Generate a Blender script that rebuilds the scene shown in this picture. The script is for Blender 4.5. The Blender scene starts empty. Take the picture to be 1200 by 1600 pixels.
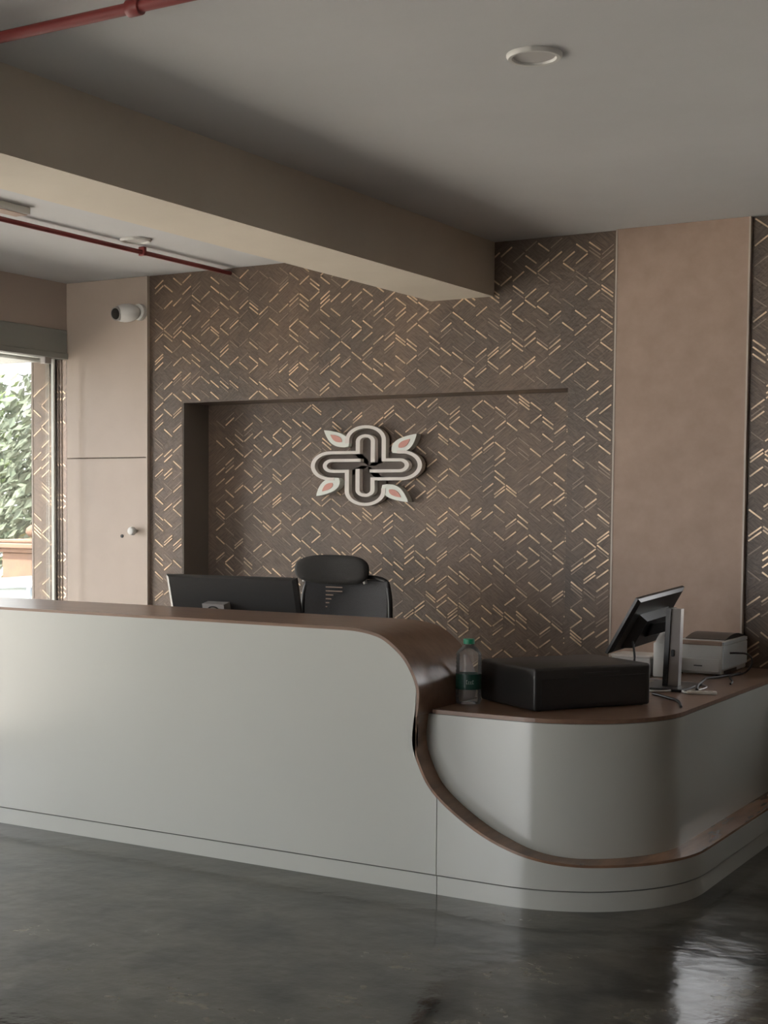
import bpy, bmesh, math, random
from mathutils import Vector, Matrix
random.seed(7)
PI = math.pi
S = bpy.context.scene
C = S.collection

# ------------------------------------------------------------------ camera
YAW, PITCH, ROLL = 0.55556466, -0.0561845, 0.00625972
EYE = Vector((0, 0, 1.5))
def cam_axes():
    cy, sy = math.cos(YAW), math.sin(YAW)
    f = Vector((-sy*math.cos(PITCH), cy*math.cos(PITCH), math.sin(PITCH)))
    r = Vector((cy, sy, 0)); u = r.cross(f)
    c, s = math.cos(ROLL), math.sin(ROLL)
    return c*r+s*u, -s*r+c*u, f
R_, U_, F_ = cam_axes()
cd = bpy.data.cameras.new('camera')
cam = bpy.data.objects.new('camera', cd); C.objects.link(cam)
cam.matrix_world = Matrix(((R_.x, U_.x, -F_.x, EYE.x), (R_.y, U_.y, -F_.y, EYE.y), (R_.z, U_.z, -F_.z, EYE.z), (0, 0, 0, 1)))
cd.sensor_fit = 'HORIZONTAL'; cd.sensor_width = 36
cd.lens = 36*2269.45/1200
cd.shift_x = (600-502.4)/1200
cd.shift_y = (914.1-800)/1200
cd.clip_start = 0.05; cd.clip_end = 300
S.camera = cam

# ------------------------------------------------------------------ world, sun, exposure
W = bpy.data.worlds.new('world'); S.world = W; W.use_nodes = True
wn = W.node_tree; wn.nodes.clear()
wo = wn.nodes.new('ShaderNodeOutputWorld'); wb = wn.nodes.new('ShaderNodeBackground')
wb.inputs['Color'].default_value = (0.98, 0.97, 1.0, 1); wb.inputs['Strength'].default_value = 3.4
wn.links.new(wb.outputs[0], wo.inputs[0])
sd = bpy.data.lights.new('sun', 'SUN'); sd.energy = 10.0; sd.angle = 0.03; sd.color = (1, 0.93, 0.82)
sun = bpy.data.objects.new('sun', sd); C.objects.link(sun)
sun.rotation_euler = Vector((-0.12, -0.60, 0.80)).to_track_quat('Z', 'Y').to_euler(); sun.location = (8, -10, 20)
S.view_settings.view_transform = 'Standard'; S.view_settings.look = 'None'
S.view_settings.gamma = 1; S.view_settings.use_curve_mapping = False
S.view_settings.exposure = 1.35

def portal(name, loc, normal, w, h):
    l = bpy.data.lights.new(name, 'AREA'); l.shape = 'RECTANGLE'; l.size = w; l.size_y = h
    l.cycles.is_portal = True
    o = bpy.data.objects.new(name, l); C.objects.link(o); o.location = loc
    n = Vector(normal)
    o.rotation_euler = n.to_track_quat('-Z', 'Z').to_euler()
XL, XR, YB, YF, ZC = -6.45, 3.0, 7.24, -2.5, 2.915
YN = 7.50                                     # back of the niche
portal('portal_left', (XL-0.12, 4.67, 1.22), (1, 0, 0), 5.14, 2.44)
portal('portal_left_small', (XL-0.12, 0.3, 1.22), (1, 0, 0), 0.8, 2.44)
portal('portal_back', (-1.2, YB+0.3, 1.1), (0, -1, 0), .8, 2.2)
portal('portal_back_right', (1.55, YB+0.3, 1.65), (0, -1, 0), 2.3, 1.5)
portal('portal_front', (-4.6, YF-0.12, 1.3), (0, 1, 0), 3.2, 2.6)

# ------------------------------------------------------------------ helpers
def obj(name, bm, mat, parent=None, smooth=None, label=None):
    me = bpy.data.meshes.new(name)
    bmesh.ops.recalc_face_normals(bm, faces=bm.faces)
    bm.to_mesh(me); bm.free()
    for m in (mat if isinstance(mat, (list, tuple)) else [mat]): me.materials.append(m)
    if smooth is not None:
        me.polygons.foreach_set('use_smooth', [True]*len(me.polygons))
        me.set_sharp_from_angle(angle=math.radians(smooth))
    o = bpy.data.objects.new(name, me); C.objects.link(o)
    if parent: o.parent = parent
    if label: o['label'] = label
    return o
def thing(name, label, cat, loc=(0, 0, 0), rz=0, group=None):
    o = bpy.data.objects.new(name, None); C.objects.link(o); o.empty_display_size = .1
    o.location = loc; o.rotation_euler = (0, 0, rz); o['label'] = label; o['category'] = cat
    if group: o['group'] = group
    return o
def tag(o, label, cat, group=None):
    o['label'] = label; o['category'] = cat
    if group: o['group'] = group
    return o
def struct(o, label=None, cat=None):
    o['kind'] = 'structure'
    if label: o['label'] = label
    if cat: o['category'] = cat
    return o
def B(): return bmesh.new()
def box(bm, x0, x1, y0, y1, z0, z1, bev=0, seg=2):
    t = bmesh.new()
    bmesh.ops.create_cube(t, size=1)
    bmesh.ops.scale(t, vec=(x1-x0, y1-y0, z1-z0), verts=t.verts)
    bmesh.ops.translate(t, vec=((x0+x1)/2, (y0+y1)/2, (z0+z1)/2), verts=t.verts)
    if bev: bmesh.ops.bevel(t, geom=t.edges[:], offset=bev, segments=seg, profile=.5, affect='EDGES')
    merge(bm, t); return bm
def merge(bm, t, mat=None):
    if mat: bmesh.ops.transform(t, matrix=mat, verts=t.verts)
    m = bpy.data.meshes.new('tmp'); t.to_mesh(m); t.free(); bm.from_mesh(m); bpy.data.meshes.remove(m)
def frame_at(p, d):
    d = Vector(d).normalized(); q = d.to_track_quat('Z', 'Y')
    return Matrix.Translation(p) @ q.to_matrix().to_4x4()
def cyl(bm, p0, p1, r0, r1=None, n=24, bev=0):
    p0, p1 = Vector(p0), Vector(p1); r1 = r0 if r1 is None else r1
    t = bmesh.new(); L = (p1-p0).length
    bmesh.ops.create_cone(t, cap_ends=True, segments=n, radius1=r0, radius2=r1, depth=L)
    bmesh.ops.translate(t, vec=(0, 0, L/2), verts=t.verts)
    if bev:
        es = [e for e in t.edges if len(e.link_faces) == 2 and any(len(f.verts) > 4 for f in e.link_faces)]
        bmesh.ops.bevel(t, geom=es, offset=bev, segments=2, profile=.5, affect='EDGES')
    merge(bm, t, frame_at(p0, p1-p0)); return bm
def tube(bm, pts, r, n=8):
    pts = [Vector(p) for p in pts]; rings = []
    up = Vector((0, 0, 1))
    for i, p in enumerate(pts):
        d = (pts[min(i+1, len(pts)-1)]-pts[max(i-1, 0)]).normalized()
        a = d.cross(up)
        if a.length < 1e-3: a = d.cross(Vector((1, 0, 0)))
        a.normalize(); b = d.cross(a)
        rr = r[i] if isinstance(r, (list, tuple)) else r
        rings.append([bm.verts.new(p+a*rr*math.cos(2*PI*k/n)+b*rr*math.sin(2*PI*k/n)) for k in range(n)])
    for i in range(len(rings)-1):
        for k in range(n): bm.faces.new((rings[i][k], rings[i][(k+1) % n], rings[i+1][(k+1) % n], rings[i+1][k]))
    bm.faces.new(rings[0]); bm.faces.new(rings[-1][::-1]); return bm
def spline(pts, k=6):
    pts = [Vector(p) for p in pts]; out = []
    for i in range(len(pts)-1):
        a, b, c, d = pts[max(i-1, 0)], pts[i], pts[i+1], pts[min(i+2, len(pts)-1)]
        for j in range(k):
            t = j/k
            out.append(.5*((2*b)+(c-a)*t+(2*a-5*b+4*c-d)*t*t+(3*b-a-3*c+d)*t**3))
    out.append(pts[-1]); return out
def lathe(bm, prof, n=32, cx=0, cy=0):
    rings = []
    for r, z in prof:
        if r < 1e-5: rings.append([bm.verts.new((cx, cy, z))])
        else: rings.append([bm.verts.new((cx+r*math.cos(2*PI*k/n), cy+r*math.sin(2*PI*k/n), z)) for k in range(n)])
    for a, b in zip(rings, rings[1:]):
        for k in range(n):
            if len(a) == 1 and len(b) > 1: bm.faces.new((a[0], b[k], b[(k+1) % n]))
            elif len(b) == 1 and len(a) > 1: bm.faces.new((a[k], b[0], a[(k+1) % n]))
            elif len(a) > 1: bm.faces.new((a[k], b[k], b[(k+1) % n], a[(k+1) % n]))
    return bm
def prism(bm, pts, axis, a, b):
    """polygon pts extruded along axis from a to b"""
    def P(p, t): return {'x': (t, p[0], p[1]), 'y': (p[0], t, p[1]), 'z': (p[0], p[1], t)}[axis]
    v0 = [bm.verts.new(P(p, a)) for p in pts]; v1 = [bm.verts.new(P(p, b)) for p in pts]
    f0 = bm.faces.new(v0); f1 = bm.faces.new(v1[::-1]); n = len(pts)
    for i in range(n): bm.faces.new((v0[i], v1[i], v1[(i+1) % n], v0[(i+1) % n]))
    bmesh.ops.triangulate(bm, faces=[f0, f1]); return bm
def hexa(bm, lo, hi):
    """solid between two quads"""
    a = [bm.verts.new(p) for p in lo]; b = [bm.verts.new(p) for p in hi]
    bm.faces.new(a); bm.faces.new(b[::-1])
    for i in range(4): bm.faces.new((a[i], b[i], b[(i+1) % 4], a[(i+1) % 4]))
    return bm

# ------------------------------------------------------------------ materials
def mat(name, col, rough=.5, metal=0, spec=None, coat=0, bump=None, var=None, ior=None):
    """var=(scale, amount, colour2, stretch) noise mix ; bump=(scale, strength)"""
    m = bpy.data.materials.new(name); m.use_nodes = True; nt = m.node_tree
    p = nt.nodes['Principled BSDF']
    p.inputs['Base Color'].default_value = (*col, 1); p.inputs['Roughness'].default_value = rough
    p.inputs['Metallic'].default_value = metal
    if ior: p.inputs['IOR'].default_value = ior
    if spec is not None: p.inputs['Specular IOR Level'].default_value = spec
    if coat: p.inputs['Coat Weight'].default_value = coat; p.inputs['Coat Roughness'].default_value = .05
    tc = nt.nodes.new('ShaderNodeTexCoord')
    if var:
        sc, lo, hi, col2, st = var
        mp = nt.nodes.new('ShaderNodeMapping'); mp.inputs['Scale'].default_value = st
        nz = nt.nodes.new('ShaderNodeTexNoise'); nz.inputs['Scale'].default_value = sc; nz.inputs['Detail'].default_value = 6
        nz.inputs['Roughness'].default_value = .6
        mr = nt.nodes.new('ShaderNodeMapRange'); mr.inputs[1].default_value = lo; mr.inputs[2].default_value = hi
        mx = nt.nodes.new('ShaderNodeMix'); mx.data_type = 'RGBA'
        mx.inputs['A'].default_value = (*col, 1); mx.inputs['B'].default_value = (*col2, 1)
        nt.links.new(tc.outputs['Object'], mp.inputs[0]); nt.links.new(mp.outputs[0], nz.inputs['Vector'])
        nt.links.new(nz.outputs[0], mr.inputs[0]); nt.links.new(mr.outputs[0], mx.inputs['Factor'])
        nt.links.new(mx.outputs['Result'], p.inputs['Base Color'])
    if bump:
        nb = nt.nodes.new('ShaderNodeTexNoise'); nb.inputs['Scale'].default_value = bump[0]; nb.inputs['Detail'].default_value = 4
        bp = nt.nodes.new('ShaderNodeBump'); bp.inputs['Strength'].default_value = bump[1]; bp.inputs['Distance'].default_value = bump[2] if len(bump) > 2 else .01
        mp2 = nt.nodes.new('ShaderNodeMapping')
        if len(bump) > 3: mp2.inputs['Scale'].default_value = bump[3]
        nt.links.new(tc.outputs['Object'], mp2.inputs[0]); nt.links.new(mp2.outputs[0], nb.inputs['Vector'])
        nt.links.new(nb.outputs[0], bp.inputs['Height']); nt.links.new(bp.outputs[0], p.inputs['Normal'])
    return m
M = {}
M['ceiling'] = mat('ceiling paint', (.60, .605, .615), .9, bump=(40, .05), var=(1.2, .35, .7, (.56, .565, .575), (1, 1, 1)))
M['beam'] = mat('beam paint', (.66, .60, .51), .85, bump=(40, .08), var=(1.5, .35, .7, (.61, .55, .465), (1, 1, 1)))
M['wallpaint'] = mat('wall paint', (.44, .375, .33), .85, bump=(40, .08))
M['dark_laminate'] = mat('dark patterned laminate', (.160, .110, .078), .40, var=(2.6, .35, .66, (.100, .075, .058), (1, 1, .5)), bump=(60, .25, .01))
def grain(m):
    nt = m.node_tree; p = nt.nodes['Principled BSDF']; tc = nt.nodes.new('ShaderNodeTexCoord'); outs = []
    for sg in (1, -1):
        mp0 = nt.nodes.new('ShaderNodeMapping'); mp0.inputs['Rotation'].default_value = (0, sg*math.radians(38), 0)
        mp1 = nt.nodes.new('ShaderNodeMapping'); mp1.inputs['Scale'].default_value = (12, 12, 150)
        nz = nt.nodes.new('ShaderNodeTexNoise'); nz.inputs['Scale'].default_value = 1; nz.inputs['Detail'].default_value = 2
        nt.links.new(tc.outputs['Object'], mp0.inputs[0]); nt.links.new(mp0.outputs[0], mp1.inputs[0]); nt.links.new(mp1.outputs[0], nz.inputs['Vector']); outs.append(nz)
    vo = nt.nodes.new('ShaderNodeTexVoronoi'); vo.inputs['Scale'].default_value = 9; nt.links.new(tc.outputs['Object'], vo.inputs['Vector'])
    sp_ = nt.nodes.new('ShaderNodeSeparateColor'); nt.links.new(vo.outputs['Color'], sp_.inputs[0])
    st = nt.nodes.new('ShaderNodeMath'); st.operation = 'GREATER_THAN'; st.inputs[1].default_value = .5; nt.links.new(sp_.outputs[0], st.inputs[0])
    mx = nt.nodes.new('ShaderNodeMix'); mx.data_type = 'FLOAT'; nt.links.new(st.outputs[0], mx.inputs['Factor'])
    nt.links.new(outs[0].outputs[0], mx.inputs['A']); nt.links.new(outs[1].outputs[0], mx.inputs['B'])
    mr = nt.nodes.new('ShaderNodeMapRange'); mr.inputs[1].default_value = .38; mr.inputs[2].default_value = .62; mr.inputs[3].default_value = .80; mr.inputs[4].default_value = 1.22
    nt.links.new(mx.outputs['Result'], mr.inputs[0])
    src = p.inputs['Base Color'].links[0].from_socket
    ml = nt.nodes.new('ShaderNodeMix'); ml.data_type = 'RGBA'; ml.blend_type = 'MULTIPLY'; ml.inputs['Factor'].default_value = 1
    nt.links.new(src, ml.inputs['A']); nt.links.new(mr.outputs[0], ml.inputs['B']); nt.links.new(ml.outputs['Result'], p.inputs['Base Color'])
grain(M['dark_laminate'])
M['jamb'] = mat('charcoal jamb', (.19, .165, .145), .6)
M['gold'] = mat('brushed gold inlay', (.88, .66, .44), .36, metal=.35, var=(9, .35, .65, (.44, .33, .23), (1, 1, 1)))
M['faint'] = mat('bronze inlay', (.30, .23, .18), .45, metal=.2)
M['beige'] = mat('beige linen laminate', (.43, .315, .25), .55, var=(9, .3, .7, (.37, .265, .205), (1, 1, 1)), bump=(180, .15, .003))
M['cream'] = mat('cream laminate', (.50, .42, .36), .35, var=(3, .3, .7, (.455, .38, .32), (1, 1, 1)))
M['brown_wall'] = mat('brown wall paint', (.20, .14, .10), .7)
M['edge'] = mat('pale edge trim', (.50, .44, .38), .4)
M['white_gloss'] = mat('glossy white laminate', (.465, .475, .44), .17, ior=1.62)
M['wood'] = mat('walnut laminate', (.235, .145, .098), .28, var=(3.0, .3, .7, (.16, .095, .065), (1, 9, 9)))
M['wood_y'] = mat('walnut laminate edge', (.27, .15, .09), .26, var=(3.0, .3, .7, (.15, .09, .06), (6, 1, 6)))
M['black'] = mat('black plastic', (.019, .018, .017), .42, bump=(300, .1, .002))
M['black_gloss'] = mat('satin black plastic', (.03, .029, .028), .32)
M['fabric'] = mat('charcoal fabric', (.032, .030, .028), .85, bump=(250, .4, .004))
M['mesh_fabric'] = mat('grey mesh fabric', (.06, .06, .064), .8, bump=(300, .6, .004))
M['steel'] = mat('brushed steel', (.36, .34, .33), .45, metal=.4)
M['chrome'] = mat('chrome', (.7, .7, .7), .15, metal=1)
M['white_plastic'] = mat('white plastic', (.62, .62, .60), .4)
M['printer_side'] = mat('pale blue white plastic', (.66, .72, .76), .35)
M['alu'] = mat('grey green aluminium', (.30, .32, .305), .4, metal=.3)
M['red'] = mat('dark red pipe paint', (.22, .035, .035), .45)
M['lens'] = mat('dark lens', (.03, .028, .025), .15)
M['leaf_white'] = mat('frosted white acrylic', (.74, .77, .72), .35)
M['rim_white'] = mat('warm white acrylic', (.72, .68, .64), .35)
M['petal'] = mat('coral acrylic', (.60, .29, .24), .4)
M['logo_dark'] = mat('smoked metal', (.20, .17, .15), .22, metal=.7)
M['cap'] = mat('green cap plastic', (.01, .22, .11), .4)
M['label'] = mat('green label', (.008, .05, .035), .45)
M['pale'] = mat('pale print', (.35, .38, .36), .6)
M['screen'] = mat('dark screen', (.01, .01, .012), .08)
M['lamp'] = mat('frosted lamp diffuser', (.52, .51, .50), .5)
M['outground'] = mat('sunlit paving', (.56, .52, .47), .9, var=(2, .3, .7, (.50, .46, .41), (1, 1, 1)))
M['stone'] = mat('terracotta stone', (.16, .095, .06), .8, var=(8, .3, .7, (.12, .07, .05), (1, 1, 1)))
M['carpaint'] = mat('pale blue car paint', (.22, .26, .30), .25, coat=.5)
M['carglass'] = mat('car glass', (.35, .40, .38), .06)
M['tyre'] = mat('rubber', (.02, .02, .02), .8)
M['bark'] = mat('bark', (.16, .12, .09), .9, bump=(20, .6))
def leafmat(n, a, b): return mat(n, a, .6, var=(3, .35, .65, b, (1, 1, 1)))
M['leaf_green'] = leafmat('green leaves', (.045, .08, .02), (.09, .125, .04))
M['leaf_grey'] = leafmat('grey green leaves', (.05, .07, .045), (.10, .12, .08))
M['leaf_straw'] = leafmat('straw yellow leaves', (.17, .15, .07), (.12, .12, .05))

def floor_mat():
    m = bpy.data.materials.new('polished dark granite'); m.use_nodes = True; nt = m.node_tree; p = nt.nodes['Principled BSDF']
    tc = nt.nodes.new('ShaderNodeTexCoord')
    n1 = nt.nodes.new('ShaderNodeTexNoise'); n1.inputs['Scale'].default_value = 3.0; n1.inputs['Detail'].default_value = 8; n1.inputs['Roughness'].default_value = .65
    n2 = nt.nodes.new('ShaderNodeTexNoise'); n2.inputs['Scale'].default_value = 22; n2.inputs['Detail'].default_value = 6
    r1 = nt.nodes.new('ShaderNodeValToRGB')
    e = r1.color_ramp.elements; e[0].position = .38; e[0].color = (.010, .0088, .007, 1); e[1].position = .64; e[1].color = (.088, .081, .064, 1)
    r2 = nt.nodes.new('ShaderNodeMapRange'); r2.inputs[1].default_value = .3; r2.inputs[2].default_value = .75; r2.inputs[3].default_value = .6; r2.inputs[4].default_value = 1.5
    mx = nt.nodes.new('ShaderNodeMix'); mx.data_type = 'RGBA'; mx.blend_type = 'MULTIPLY'; mx.inputs['Factor'].default_value = 1
    nt.links.new(tc.outputs['Object'], n1.inputs['Vector']); nt.links.new(tc.outputs['Object'], n2.inputs['Vector'])
    nt.links.new(n1.outputs[0], r1.inputs[0]); nt.links.new(n2.outputs[0], r2.inputs[0])
    nt.links.new(r1.outputs[0], mx.inputs['A']); nt.links.new(r2.outputs[0], mx.inputs['B']); nt.links.new(mx.outputs['Result'], p.inputs['Base Color'])
    rr = nt.nodes.new('ShaderNodeMapRange'); rr.inputs[1].default_value = .3; rr.inputs[2].default_value = .7; rr.inputs[3].default_value = .06; rr.inputs[4].default_value = .20
    nt.links.new(n1.outputs[0], rr.inputs[0]); nt.links.new(rr.outputs[0], p.inputs['Roughness'])
    nb = nt.nodes.new('ShaderNodeTexNoise'); nb.inputs['Scale'].default_value = 9; nb.inputs['Detail'].default_value = 5
    bp = nt.nodes.new('ShaderNodeBump'); bp.inputs['Strength'].default_value = .25; bp.inputs['Distance'].default_value = .01
    nt.links.new(tc.outputs['Object'], nb.inputs['Vector']); nt.links.new(nb.outputs[0], bp.inputs['Height']); nt.links.new(bp.outputs[0], p.inputs['Normal'])
    return m
M['floor'] = floor_mat()
def pane_mat(name, tint=(.95, .96, .955)):
    m = bpy.data.materials.new(name); m.use_nodes = True; nt = m.node_tree; nt.nodes.clear()
    o = nt.nodes.new('ShaderNodeOutputMaterial'); t = nt.nodes.new('ShaderNodeBsdfTransparent'); g = nt.nodes.new('ShaderNodeBsdfGlossy')
    f = nt.nodes.new('ShaderNodeFresnel'); x = nt.nodes.new('ShaderNodeMixShader')
    t.inputs[0].default_value = (*tint, 1); g.inputs['Roughness'].default_value = .02; f.inputs[0].default_value = 1.35
    nt.links.new(f.outputs[0], x.inputs[0]); nt.links.new(t.outputs[0], x.inputs[1]); nt.links.new(g.outputs[0], x.inputs[2]); nt.links.new(x.outputs[0], o.inputs[0])
    return m
M['pane'] = pane_mat('window glass')
M['bottle'] = pane_mat('clear bottle plastic', (.99, .99, .99))
_nt = M['bottle'].node_tree; _o = next(n for n in _nt.nodes if n.type == 'OUTPUT_MATERIAL'); _s = _o.inputs[0].links[0].from_socket
_d = _nt.nodes.new('ShaderNodeBsdfDiffuse'); _d.inputs[0].default_value = (.7, .7, .68, 1); _x = _nt.nodes.new('ShaderNodeMixShader'); _x.inputs[0].default_value = .07
_nt.links.new(_s, _x.inputs[1]); _nt.links.new(_d.outputs[0], _x.inputs[2]); _nt.links.new(_x.outputs[0], _o.inputs[0])

# ------------------------------------------------------------------ structure: floor, ceiling, walls, beam
struct(obj('floor', box(B(), XL, XR, YF, YB+.5, -.15, 0), M['floor']))
struct(obj('ceiling', box(B(), XL-.4, XR+.4, YF-.4, YB+.6, ZC, ZC+.25), M['ceiling']))
struct(obj('trim_beam', box(B(), -3.79, -3.405, YF, YB, 2.625, ZC), M['beam']), 'painted rectangular ceiling beam running to the patterned wall')

# back wall: carcass set behind the cladding
NX0, NX1, NZ = -5.515, -2.97, 2.116
wb_ = B()
box(wb_, XL-.2, NX0, YB, YB+.55, 0, ZC)
box(wb_, NX1, -1.60, YB, YB+.55, 0, ZC)
box(wb_, NX0, NX1, YB, YB+.55, NZ, ZC)
box(wb_, NX0, NX1, YN, YB+.55, 0, NZ)
box(wb_, -1.60, -.80, YB, YB+.55, 2.2, ZC)
box(wb_, -.80, .4, YB, YB+.55, 0, ZC); box(wb_, 2.7, XR+.2, YB, YB+.55, 0, ZC); box(wb_, .4, 2.7, YB, YB+.55, 0, .9); box(wb_, .4, 2.7, YB, YB+.55, 2.4, ZC)
wall_back = struct(obj('wall_back', wb_, M['dark_laminate']))
j = B(); box(j, NX0, NX0+.006, YB+.002, YN, 0, NZ); obj('niche_side_lining', j, M['jamb'], wall_back)

# inlay strips : columns 71 mm wide, strips at +-38 degrees
CW = .0717
def strip_mesh(sign, w=.0075, dz=.047, th=.003, inset=.004):
    bm = B(); a = Vector((-CW/2+inset, 0, -sign*dz/2)); b = Vector((CW/2-inset, 0, sign*dz/2))
    d = (b-a).normalized(); n = Vector((-d.z, 0, d.x))*w/2
    lo = [a-n, b-n, b+n, a+n]; hi = [v+Vector((0, -th, 0)) for v in lo]
    return hexa(bm, lo, hi)
ME = []
for s_ in (1, -1):
    t_ = strip_mesh(s_); bmesh.ops.recalc_face_normals(t_, faces=t_.faces)
    me = bpy.data.meshes.new('inlay_strip'); t_.to_mesh(me); t_.free(); me.materials.append(M['gold']); ME.append(me)
spots = []; faint = []
def fill(x0, x1, z0, z1, y, bright=1.0, skip=None, off=0):
    c = math.floor(x0/CW)-1
    while (c+.5)*CW < x1+CW:
        x = (c+.5)*CW+off; c += 1
        if x-CW/2 < x0-.001 or x+CW/2 > x1+.001: continue
        z = z0+random.uniform(.03, .10); s = random.choice((1, -1)); run = 0
        while z < z1-.03:
            ok = not (skip and skip(x, z))
            if ok:
                (spots if random.random() < .62*bright else faint).append((x, y, z, s))
            r = random.random()
            if r < .30 and run < 2: z += random.choice((.018, .024, .034)); run += 1
            else:
                run = 0; z += random.choice((.055, .07, .085, .10, .125)); s = s if random.random() < .42 else -s
def in_niche(x, z): return NX0-CW/2 < x < NX1+CW/2 and z < NZ+.03
fill(-5.775, -2.705, .0, ZC, YB, skip=in_niche)
fill(NX0+.004, NX1, .0, NZ, YN)
fill(-2.02, -1.6, 0, ZC, YB)
fill(-6.762, XL-.012, -.3, 2.33, YB-.001, off=-.020)
spots_in = [s for s in spots if s[0] > XL]
def vis(s):   # strips that show: above the desk line, nearest first
    x, y, z, g = s
    return not (z < .72 or (x < -3 and z < .98) or (x > -2.72 and x < -2.0) or x > -1.93)
sp = sorted(spots_in, key=lambda s: (not vis(s), math.hypot(s[0], s[1])))
for x, y, z, g in sp[:300]:
    o = bpy.data.objects.new('inlay_strip', ME[0 if g > 0 else 1]); C.objects.link(o); o.parent = wall_back; o.location = (x, y, z)
def joined(name, arr, m, parent, w, inset=.004, th=.003):
    bm = B()
    for x, y, z, g in arr:
        dz = .047; a = Vector((x-CW/2+inset, y, z-g*dz/2)); b = Vector((x+CW/2-inset, y, z+g*dz/2))
        d = (b-a).normalized(); n = Vector((-d.z, 0, d.x))*w/2; lo = [a-n, b-n, b+n, a+n]
        hexa(bm, lo, [v+Vector((0, -th, 0)) for v in lo])
    o = obj(name, bm, m, parent); o['kind'] = 'stuff'; return o
joined('inlay_strips', sp[300:], M['gold'], wall_back, .0075)
joined('bronze_inlay_strips', [s for s in faint if s[0] > XL], M['faint'], wall_back, .006, th=.002)

# beige column and cream panels on the back wall
colm = thing('wall_column', 'tall beige linen-textured wall panel right of the patterned wall', 'wall panel', (-2.362, YB, 0))
def at(p, o):  # part built in world coordinates under a placed parent
    o.parent = p; o.matrix_parent_inverse = Matrix.Identity(4)
    me = o.data; me.transform(Matrix.Rotation(-p.rotation_euler.z, 4, 'Z') @ Matrix.Translation(-p.location)); return o
at(colm, obj('panel', box(B(), -2.698, -2.026, YB-.03, YB-.0005, 0, ZC-.001), M['beige']))
for x in (-2.707, -2.026): at(colm, obj('edge_trim', box(B(), x, x+.009, YB-.032, YB-.0005, 0, ZC-.001), M['edge']))
colm['kind'] = 'structure'
cream = thing('wall_panelling', 'cream laminate wall panelling beside the glazing, split by a horizontal seam', 'wall panel', (-6.11, YB, 0))
at(cream, obj('panel', box(B(), XL+.001, -5.787, YB-.02, YB-.0005, 0, 1.779, .002, 1), M['cream']))
at(cream, obj('panel', box(B(), XL+.001, -5.787, YB-.02, YB-.0005, 1.785, ZC-.001, .002, 1), M['cream']))
at(cream, obj('edge_trim', box(B(), -5.787, -5.777, YB-.024, YB-.0005, 0, ZC-.001), M['edge']))
kb = B(); cyl(kb, (-5.875, YB-.02, 1.318), (-5.875, YB-.045, 1.318), .012, n=16); cyl(kb, (-5.875, YB-.045, 1.318), (-5.875, YB-.075, 1.318), .028, .024, n=24, bev=.005)
at(cream, obj('knob', kb, M['white_plastic'], smooth=40, label='round pale knob'))
at(cream, obj('keyhole', cyl(B(), (-5.985, YB-.02, 1.283), (-5.985, YB-.024, 1.283), .011, n=16), M['black']))
cream['kind'] = 'structure'
# flush socket plate faintly seen
# left wall with glazing
TH = .2
lw = B()
box(lw, XL-TH, XL, 2.1, YB, 2.61, ZC)
box(lw, XL-TH, XL, .7, 2.1, 0, ZC); box(lw, XL-TH, XL, YF, -.1, 0, ZC); box(lw, XL-TH, XL, -.1, .7, 2.45, ZC)
struct(obj('wall_left', lw, M['wallpaint']))
struct(obj('wall_right', box(B(), XR, XR+TH, YF, YB, 0, ZC), M['brown_wall']))
fw = B(); box(fw, XL, -6.2, YF-TH, YF, 0, ZC); box(fw, -3.0, XR, YF-TH, YF, 0, ZC); box(fw, -6.2, -3.0, YF-TH, YF, 2.6, ZC)
struct(obj('wall_front', fw, M['wallpaint']))
w1 = bpy.data.objects.new('window_1', None); C.objects.link(w1); w1['kind'] = 'structure'; w1['label'] = 'full-height shopfront glazing in a grey green aluminium frame'
obj('header', box(box(B(), XL-.13, XL+.012, 2.1, YB-.024, 2.45, 2.612, .004, 1), XL-.10, XL+.02, 2.1, YB-.026, 2.425, 2.462, .003, 1), M['alu'], w1)
for y in (2.12, 4.62): obj('mullion', box(B(), XL-.10, XL+.005, y-.03, y+.03, 0, 2.45, .004, 1), M['alu'], w1)
obj('sill', box(B(), XL-.10, XL+.005, 2.1, YB-.024, 0, .05, .004, 1), M['alu'], w1)
obj('edge_profile', box(B(), XL-.0175, XL+.006, 7.090, 7.104, .05, 2.42, .002, 1), M['leaf_white'], w1, label='slim white vertical glazing edge')
for y0, y1 in ((2.15, 4.59), (4.65, YB-.024)): obj('pane', box(B(), XL-.03, XL-.018, y0, y1, .05, 2.425), M['pane'], w1)
obj('patch_fitting', box(B(), XL-.04, XL+.004, 7.015, 7.075, 2.385, 2.445, .004, 1), M['steel'], w1, label='small pale square glass clamp')
for k, (nm, fr) in enumerate((('window_2', ((XL-.1, XL), (-.1, .7), (0, 2.45))),)):
    w = bpy.data.objects.new(nm, None); C.objects.link(w); w['kind'] = 'structure'
    f = B(); box(f, XL-.1, XL, -.1, -.05, 0, 2.45); box(f, XL-.1, XL, .65, .7, 0, 2.45); box(f, XL-.1, XL, -.05, .65, 2.4, 2.45); obj('frame', f, M['alu'], w)
    obj('pane', box(B(), XL-.06, XL-.05, -.05, .65, 0, 2.4), M['pane'], w)
w3 = bpy.data.objects.new('window_3', None); C.objects.link(w3); w3['kind'] = 'structure'
f = B(); box(f, -1.6, -.8, YB+.1, YB+.16, .0, .06); box(f, -1.6, -.8, YB+.1, YB+.16, 2.14, 2.2)
for x in (-1.6, -.85): box(f, x, x+.05, YB+.1, YB+.16, .06, 2.14)
obj('frame', f, M['alu'], w3)
for z in (1.2, 1.5, 1.8): obj('glazing_bar', box(B(), -1.55, -.85, YB+.11, YB+.15, z, z+.035), M['alu'], w3)
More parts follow.
